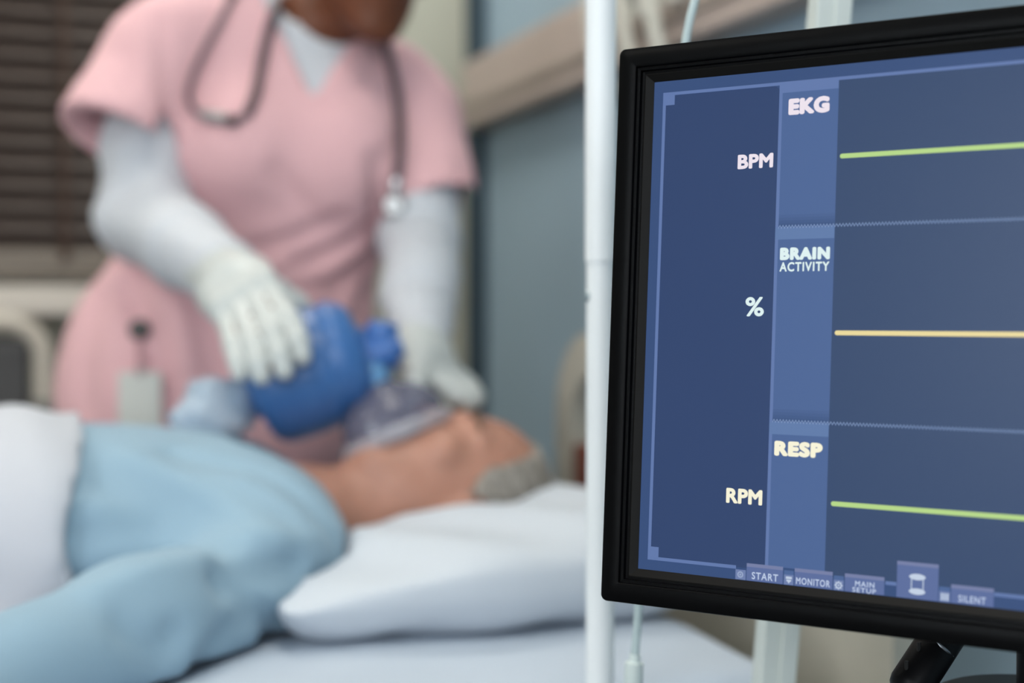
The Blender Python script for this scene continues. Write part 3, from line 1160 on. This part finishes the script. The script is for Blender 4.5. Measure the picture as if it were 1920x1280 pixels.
b = MB()
prof = [(.057, .004), (.0575, .012), (.056, .026), (.050, .040), (.036, .052), (.022, .058), (.0175, .064), (.0175, .080)]
NS = 40
rings = [[b.bm.verts.new(mask_pt(2 * math.pi * k / NS, r, h)) for k in range(NS)] for r, h in prof]
inner = [[b.bm.verts.new(mask_pt(2 * math.pi * k / NS, r - .0016, h - .0008)) for k in range(NS)] for r, h in prof]
for rr, fl in ((rings, 0), (inner, 1)):
    for i in range(len(prof) - 1):
        for k in range(NS):
            b.bm.faces.new((rr[i][k], rr[i][(k + 1) % NS], rr[i + 1][(k + 1) % NS], rr[i + 1][k]))
for i in (0, len(prof) - 1):
    for k in range(NS):
        b.bm.faces.new((rings[i][k], rings[i][(k + 1) % NS], inner[i][(k + 1) % NS], inner[i][k]))
b.build('mask', M_clear, rs, True, label='clear dome of the mask')
MB().tube([mask_pt(2 * math.pi * k / NS, 0.057, .0) for k in range(NS)], .0105, 12, closed=True).build('mask_cushion', mat('clear_cushion', (190, 190, 200), .15, alpha=.55), rs, True, label='pale inflated rim of the mask')
# reservoir bag
M_res = mat('translucent_reservoir', (186, 206, 222), .3, alpha=.72, noise=.03)
Q0, Q1 = BC - BA * .08, A(326, 806, 1.68)
QA = nrm(Q1 - Q0)


def res_f(p):
    q0 = Q0 + QA * .02
    L = np.linalg.norm(Q1 - Q0)
    t = np.clip((p - q0) @ QA / L, 0, 1)
    d = chain(p, [Q0, Q0 + QA * .03, Q0 + QA * L * .45, Q1 - QA * .02], [.016, .024, .036, .020], .03)
    R = axes(QA, (0, -1, .2))
    qq = (p - Q0) @ R
    d = d + .003 * np.sin(qq[:, 0] * 140 + t * 10) + .002 * np.sin(t * 30)
    return np.maximum(d, .6 * (np.abs(qq[:, 1]) - .034))


sdf_obj('reservoir_bag', res_f, np.minimum(Q0, Q1) - .07, np.maximum(Q0, Q1) + .07, .005, M_res, rs, 'pale translucent reservoir bag')

# ================================================================== MONITOR
MO = V3(.38378647, .79671707, 1.14305354)
MWd, MVd, MNn = V3(.60423399, -.79680496, -.00177511), V3(.05388067, .03863597, .99779965), V3(-.79498312, -.6030001, .06627755)
MM = Matrix(((MWd[0], MVd[0], MNn[0], MO[0]), (MWd[1], MVd[1], MNn[1], MO[1]), (MWd[2], MVd[2], MNn[2], MO[2]), (0, 0, 0, 1)))
mon = empty('patient_monitor', tuple(MO + MWd * .265 - MVd * .318), 'black-framed screen showing flat EKG, brain activity and RESP traces', 'monitor')
M_bez = mat('black_gloss_plastic', (7, 7, 8), .36, spec=.05, noise=.2, scale=6, bump=.04, bscale=30)
M_bez2 = mat('black_matt_plastic', (18, 17, 16), .45, spec=.12)
SW, SH = .530, .298


def rrect(x0, y0, x1, y1, r, n=6):
    pts = []
    for cx, cy, a0 in ((x1 - r, y1 - r, 0), (x0 + r, y1 - r, 90), (x0 + r, y0 + r, 180), (x1 - r, y0 + r, 270)):
        for k in range(n + 1):
            q = math.radians(a0 + 90 * k / n)
            pts.append((cx + r * math.cos(q), cy + r * math.sin(q)))
    return pts


def frame_loops(loops):
    """loops: list of (grow, corner radius, n height): rings of a picture-frame surface"""
    b = MB()
    prev = None
    for gx, r, h in loops:
        pts = rrect(-gx, -SH - gx, SW + gx, gx, max(r, .0002))
        cur = [b.bm.verts.new((x, y, h)) for x, y in pts]
        if prev:
            n = len(cur)
            for i in range(n):
                b.bm.faces.new((prev[i], prev[(i + 1) % n], cur[(i + 1) % n], cur[i]))
        prev = cur
    bmesh.ops.transform(b.bm, matrix=MM, verts=b.bm.verts)
    return b


frame_loops([(.0195, .003, -.028), (.0208, .004, -.022), (.0208, .004, .0075), (.0204, .0038, .0088), (.0192, .0032, .0095), (.0098, .0008, .0095), (.0088, .0006, .0090), (.0085, .0005, .0068), (.0067, .0005, .0066), (.0064, .0005, .0040), (.0050, .0005, .0038)]).build('bezel', M_bez, mon, auto=True)
frame_loops([(.0052, .0005, .0035), (.0044, .0005, .0036), (.0012, .0004, .0010), (.0002, .0003, .0002), (.0, .0003, -.002)]).build('inner_bezel', M_bez2, mon, auto=True, label='matt inner lip of the frame')
MB().box((-.0205, -SH - .0205, -.030), (SW + .0205, .0205, -.006), .003, M=MM).box((.06, -SH + .03, -.052), (SW - .06, -.03, -.029), .01, M=MM).build('housing', M_bez2, mon)
c_bg = screen_mat('screen_margin_blue', (60, 84, 130))
scr = MB().box((-.001, -SH - .001, -.005), (SW + .001, .001, 0), M=MM).build('screen', c_bg, mon, label='lit screen with traces, lettering and buttons')


def sbox(name, x0, y0, x1, y1, m, layer, label=None):
    h = layer * .00006
    return MB().box((x0 / 1000, y0 / 1000, h - .00005), (x1 / 1000, y1 / 1000, h), M=MM).build(name, m, scr, label=label)


def spoly(name, polys, m, layer, label=None):
    b = MB()
    h = layer * .00006
    for pts in polys:
        b.poly([(x / 1000, y / 1000) for x, y in pts], .00005, MM @ Matrix.Translation((0, 0, h - .00005)))
    return b.build(name, m, scr, label=label)


c_in = screen_mat('screen_panel_navy', (54, 74, 116))
c_wave = screen_mat('screen_wave_navy', (60, 80, 116))
c_line = screen_mat('screen_line_lilac', (104, 128, 180))
c_col = screen_mat('screen_column_blue', (82, 108, 158))
c_cols = screen_mat('screen_column_dim', (70, 92, 142))
c_hdr = screen_mat('screen_header_blue', (102, 130, 178))
c_btn = screen_mat('screen_button_lilac', (98, 116, 166))
c_btnt = screen_mat('screen_button_top', (124, 134, 174))
c_tile = screen_mat('screen_tile_lilac', (116, 134, 180))
c_green = screen_mat('trace_green', (192, 226, 144))
c_yel = screen_mat('trace_amber', (246, 228, 164))
c_w1 = screen_mat('text_pinkish_white', (236, 226, 236), 1.14)
c_w2 = screen_mat('text_cool_white', (222, 240, 240), 1.14)
c_w3 = screen_mat('text_cream', (246, 242, 216), 1.14)
c_btx = screen_mat('text_button', (190, 204, 230), 1.14)
c_zig = screen_mat('zigzag_blue', (138, 162, 204))

spoly('left_panel', [[(8, -291), (8, -9), (79.6, -9), (82, -11), (82, -291)]], c_in, 1)
sbox('wave_panel', 118, -291, 529, -8.6, c_wave, 1)
# outline and corner squares
spoly('outline', [[(6.1, -292), (6.1, -6.9), (8.1, -6.9), (8.1, -292)], [(8.1, -6.9), (8.1, -8.8), (529, -8.8), (529, -6.9)], [(8.1, -292), (8.1, -290), (64, -290), (64, -292)], [(153, -292), (153, -290), (159, -290), (159, -292)], [(211.5, -292), (211.5, -290), (529, -290), (529, -292)],
                 [(6.1, -14.8), (6.1, -7), (14, -7), (14, -14.8)], [(6.1, -292), (6.1, -284), (13.3, -284), (13.3, -292)], [(82, -289), (82, -7), (84, -7), (84, -289)]], c_line, 2)
sbox('column_panel', 84, -288.5, 118, -8, c_col, 2)
for y in (-92, -204.8):
    for k in range(4):
        sbox('column_shade', 84, y, 118, y + 7 - k * 1.7, screen_mat('screen_column_dim_%s' % 'abcd'[k], (79 - 4 * k, 104 - 4 * k, 153 - 5 * k)), 3 + k)
sbox('column_header', 82.2, -13.5, 118, -7, c_line, 7)
sbox('column_header', 82.2, -99.4, 118, -92.6, c_hdr, 7)
sbox('column_header', 82.2, -212.4, 118, -205.2, c_hdr, 7)


def zigzag(y):
    polys = []
    p_, a_, th = 1.9, .85, .68
    n = int((529 - 84) / p_)
    for i in range(n):
        x0 = 84 + i * p_
        polys.append([(x0, y - a_), (x0 + p_ / 2, y + a_), (x0 + p_ / 2, y + a_ + th), (x0, y - a_ + th)])
        polys.append([(x0 + p_ / 2, y + a_), (x0 + p_, y - a_), (x0 + p_, y - a_ + th), (x0 + p_ / 2, y + a_ + th)])
    return spoly('zigzag_divider', polys, c_zig, 8)


zigzag(-92.4)
zigzag(-205.0)


def trace(x0, y, m, label):
    r = 1.35
    pts = [(529, y - r), (529, y + r)]
    for k in range(9):
        q = math.pi / 2 + math.pi * k / 8
        pts.append((x0 + r + r * math.cos(q), y + r * math.sin(q)))
    return spoly('trace', [pts], m, 8, label)


trace(119.9, -52.7, c_green, 'flat green trace beside EKG')
trace(119.9, -153.4, c_yel, 'flat amber trace beside brain activity')
trace(120.6, -249.8, c_green, 'flat green trace beside RESP')

# buttons along the lower edge
for x0, x1, yt in ((70.9, 93.3, -288), (100.4, 122.9, -288), (130, 152.5, -288), (159.4, 182.1, -278.2), (189, 211.4, -288), (245, 267.4, -288), (274.4, 296.8, -288), (303.8, 326.2, -288)):
    sbox('button', x0, -297.9, x1, yt, c_btn, 9)
    sbox('button_edge', x0, yt - 2.0, x1, yt, c_btnt, 10)
for x0, x1 in ((64, 70.4), (94, 99.8), (123.6, 129.4), (182.6, 188.5)):
    sbox('icon_tile', x0, -297.9, x1, -292.2, c_tile, 9)
    if x0 > 70:
        sbox('icon_tile_edge', x0, -292.2, x1, -289.8, c_col, 9)


def ringp(cx, cy, r0, r1, n=20):
    out = []
    for k in range(n):
        a, b = 2 * math.pi * k / n, 2 * math.pi * (k + 1) / n
        out.append([(cx + r0 * math.cos(a), cy + r0 * math.sin(a)), (cx + r1 * math.cos(a), cy + r1 * math.sin(a)), (cx + r1 * math.cos(b), cy + r1 * math.sin(b)), (cx + r0 * math.cos(b), cy + r0 * math.sin(b))])
    return out


def disc(cx, cy, rx, ry, n=28):
    return [(cx + rx * math.cos(2 * math.pi * k / n), cy + ry * math.sin(2 * math.pi * k / n)) for k in range(n)]


c_ico = screen_mat('icon_pale', (200, 214, 236))
spoly('icon', ringp(67.1, -295.0, 1.1, 1.9) + [disc(67.1, -295, .6, .6)], screen_mat('icon_dim', (160, 176, 210)), 11, 'round icon')
spoly('icon', [[(95.2, -294.6), (95.2, -293.2), (98.8, -293.2), (98.8, -294.6)], [(95.6, -296), (95.6, -295), (98.4, -295), (98.4, -296)], [(97, -297.2), (96.2, -296), (97.8, -296)]], c_ico, 11, 'screen-shaped icon')
spoly('icon', ringp(126.5, -295.1, 1.2, 1.9) + [disc(126.5, -295.1, .5, .5)] + [disc(126.5 + 2.1 * math.cos(q), -295.1 + 2.1 * math.sin(q), .35, .35, 8) for q in [math.pi / 4 * k for k in range(8)]], c_ico, 11, 'gear icon')
spoly('icon', [[(183.7 + 1.5 * k, -297), (183.7 + 1.5 * k, -293.2), (184.7 + 1.5 * k, -293.2), (184.7 + 1.5 * k, -297)] for k in range(3)], c_ico, 11, 'three-bar icon')
spoly('icon', [disc(170.7, -286.0, 4.5, 1.7), disc(170.7, -293.9, 4.5, 1.7), [(167.3, -294), (167.3, -286), (167.8, -286), (167.8, -294)], [(173.7, -294), (173.7, -286), (174.2, -286), (174.2, -294)]], screen_mat('icon_white', (206, 220, 240)), 11, 'hourglass-like icon of two discs')


def text(s, x0, y0, x1, y1, m, bold=.02, layer=11, track=1.0):
    cu = bpy.data.curves.new('lettering', 'FONT')
    cu.body = s
    cu.size = 1
    cu.space_character = track
    cu.resolution_u = 4
    tmp = bpy.data.objects.new('lettering_source', cu)
    COL.objects.link(tmp)
    dg = bpy.context.evaluated_depsgraph_get()
    me = bpy.data.meshes.new_from_object(tmp.evaluated_get(dg))
    bpy.data.objects.remove(tmp)
    bpy.data.curves.remove(cu)
    co = np.array([v.co[:] for v in me.vertices])
    fc = [list(p.vertices) for p in me.polygons]
    lo, hi = co.min(0) - bold, co.max(0) + bold
    # heavier weight: the glyph outline thickened all round
    vs, fs = [], []
    for k in range(13):
        q = 2 * math.pi * k / 12
        dx, dy = (0, 0) if k == 12 else (bold * math.cos(q), bold * math.sin(q))
        fs += [[i + len(vs) for i in f] for f in fc]
        vs += [(x + dx, y + dy, k * .0001) for x, y, z in co]
    me = bpy.data.meshes.new('lettering')
    me.from_pydata(vs, [], fs)
    h = layer * .00006
    T = MM @ Matrix.Translation((x0 / 1000, y0 / 1000, h)) @ Matrix.Diagonal(((x1 - x0) / 1000 / (hi[0] - lo[0]), (y1 - y0) / 1000 / (hi[1] - lo[1]), .01, 1)) @ Matrix.Translation((-lo[0], -lo[1], 0))
    me.transform(T)
    return link('lettering', me, m, scr, False, label='lettering ' + s)


text('EKG', 88.1, -27.0, 113.0, -17.3, c_w1, .075, track=1.1)
text('BPM', 57.2, -56.9, 79.6, -48.3, c_w1, .045, track=1.05)
text('BRAIN', 85.6, -111.5, 115.8, -104.2, c_w2, .075, track=1.16)
text('ACTIVITY', 85.6, -118.2, 115.6, -112.7, c_w2, .03, track=1.16)
text('%', 65.0, -144.2, 76.7, -132.8, c_w2, .025)
text('RESP', 85.8, -224.8, 114.9, -216.0, c_w3, .075, track=1.14)
text('RPM', 56.6, -254.0, 79.3, -245.2, c_w3, .045, track=1.05)
text('START', 74.3, -296.9, 90.5, -292.7, c_btx, .018, track=1.16)
text('MONITOR', 101.4, -296.9, 121.5, -293.0, c_btx, .018, track=1.16)
text('MAIN', 136.0, -294.5, 147.0, -291.5, c_btx, .018, track=1.16)
text('SETUP', 134.5, -297.8, 148.0, -295.1, c_btx, .018, track=1.16)
text('SILENT', 193.0, -296.9, 207.4, -293.2, c_btx, .018, track=1.16)

# ---------------- stand carrying the monitor
M_blk = mat('black_satin_plastic', (7, 7, 9), .42, spec=.12)
PB = D(1937, 1250, .875)
PU = float((PB - MO) @ MWd)
PB = V3(PB[0], PB[1], 0)
sd = empty('monitor_stand', tuple(PB), 'black stand with slotted swivel joint holding up the screen', 'stand')
bk = MO + MWd * PU - MVd * .16 - MNn * .0535
MB().cyl((PB[0], PB[1], .05), (PB[0], PB[1], bk[2] + .03), .0098, 24).build('post', M_blk, sd, True)
MB().cyl((bk[0], bk[1], bk[2]), (PB[0], PB[1], bk[2]), .02, 24).build('mount', M_blk, sd, True)
MB().cyl((PB[0], PB[1], 0), (PB[0], PB[1], .05), .13, 48, .012).build('base', M_blk, sd, True)
MB().cyl((PB[0], PB[1], .747), (PB[0], PB[1], .765), .060, 40, .004).build('tray', M_blk, sd, True, label='round black plate on the post')
JA, JB = D(1704, 1290, .85), D(1777, 1178, .865)
ja = nrm(JB - JA)
jt = MB().tube([JA - ja * .004, JA - ja * .002, JA + ja * .002, JB - ja * .002, JB], [.010, .0118, .0129, .0129, .012], 40).build('swivel_joint', M_blk, sd, True, label='slotted black cylinder below the screen')
jx = nrm(np.cross(ja, FW))
for s_, o_ in ((.010, -1), (.024, -1)):
    cpt = JA + ja * s_ + jx * .0115 * (1 if (jx @ RT) < 0 else -1) - FW * .008
    MB().cyl(cpt - UP * .0028, cpt + UP * .0028, .0012, 8).build('slot', mat('slot_black', (2, 2, 2), .8), jt, True)
MB().tube(spline([JA - ja * .003, JA - ja * .025, V3(PB[0] - .035, PB[1] + .01, .70), V3(PB[0], PB[1], .62)], 6), .007, 14).build('joint_arm', M_blk, sd, True)
cpt = JB - ja * .012 - FW * .0135
MB().tube(spline([cpt - jx * .008 + FW * .004, cpt, cpt + jx * .008 + FW * .004], 4), .0011, 8).build('edge_glint', mat('glint_steel', (120, 124, 128), .3, metal=1), jt, True)  # thin bright curve standing in for a reflection on the joint's end edge

# ================================================================== POLES AND TUBING IN FRONT OF THE BED
M_white = mat('white_enamel', (238, 243, 245), .4, noise=.015)
pz = 1.12
pt = D(1126, 400, pz)
iv = empty('drip_stand', (pt[0], pt[1], 0), 'round white upright pole left of the screen, in front of the bed', 'pole')
jz = D(1126, 490, pz)[2]
MB().cyl((pt[0], pt[1], .03), (pt[0], pt[1], jz), .0112, 28).build('lower_pole', M_white, iv, True)
MB().cyl((pt[0], pt[1], jz), (pt[0], pt[1], 1.95), .0122, 28).build('upper_pole', M_white, iv, True)
bp = D(1101, 555, pz)
ks = MB().cyl(bp + RT * .004 - FW * .001, bp - RT * .0012 - FW * .001, .0048, 18, .001).build('bolt', mat('grey_bolt', (150, 164, 168), .3, metal=.6), iv, True)
MB().cyl((pt[0], pt[1], 0), (pt[0], pt[1], .035), .036, 48, .01).build('base', M_white, iv, True)
MB().tube(spline([(pt[0] - .12, pt[1], 1.93), (pt[0] - .10, pt[1], 1.90), (pt[0], pt[1], 1.95), (pt[0] + .10, pt[1], 1.90), (pt[0] + .12, pt[1], 1.93)], 6), .005, 10).build('hook', M_white, iv, True)

sz = 1.10
s0, s1 = D(1556, 0, sz), D(1449, 1280, sz)
sa = nrm(s0 - s1)
foot = s1 - sa * (s1[2] / sa[2])
topp = s1 + sa * ((1.40 - s1[2]) / sa[2])
sp = empty('support_post', tuple(foot), 'square pale post leaning slightly, behind the screen', 'pole')
M_post = mat('pale_grey_enamel', (206, 214, 210), .4, noise=.02)
xx = nrm(RT * .98 + FW * V3(1, 1, 0) * .18)
xx = nrm(xx - sa * (xx @ sa))
yy = np.cross(sa, xx)
Mp = Matrix(((xx[0], yy[0], sa[0], foot[0]), (xx[1], yy[1], sa[1], foot[1]), (xx[2], yy[2], sa[2], foot[2]), (0, 0, 0, 1)))
Lp = np.linalg.norm(topp - foot)
MB().box((-.0138, -.0105, .012), (.0138, .0105, Lp), .0012, M=Mp).build('post', M_post, sp)
MB().box((.0002, -.0128, .013), (.0135, -.0102, Lp - .001), .0008, M=Mp).build('rib', M_post, sp)
MB().box((-.0145, -.0135, Lp - .001), (.0145, .0115, Lp + .01), .002, M=Mp).build('end_cap', MATS['grey_bolt'], sp)
MB().box((foot[0] - .025, foot[1] - .025, 0), (foot[0] + .025, foot[1] + .025, .022), .004).build('foot_plate', M_post, sp)

tz = 1.02
M_tubing = mat('clear_tubing', (196, 214, 216), .15, alpha=.75)
tp = [D(x, y, tz) for x, y in ((1352, -190), (1326, -90), (1303, 0), (1285, 82), (1255, 300), (1225, 640), (1204, 960), (1197, 1140), (1191, 1220), (1188, 1250))]
tb = empty('drip_tube', tuple(tp[-1]), 'thin clear tube hanging behind the left edge of the screen', 'tube')
MB().tube(spline(tp + [D(1187, 1300, tz), D(1170, 1600, tz), D(1150, 2000, tz)], 8), [.0031] * (12 * 8 + 1), 12).build('tube', M_tubing, tb, True)
MB().tube([D(1191, 1226, tz), D(1190, 1240, tz), D(1189, 1242, tz), D(1186, 1330, tz), D(1186, 1345, tz)], [.004, .004, .0068, .0068, .004], 18).build('connector', mat('pale_connector', (206, 218, 216), .3), tb, True)
hk = V3(*(np.array(tp[0])))
MB().tube(spline([tp[0], tp[0] + V3(-.02, .02, .12), V3(pt[0] + .10, pt[1], 1.90)], 6), .0031, 12).build('tube', M_tubing, tb, True)
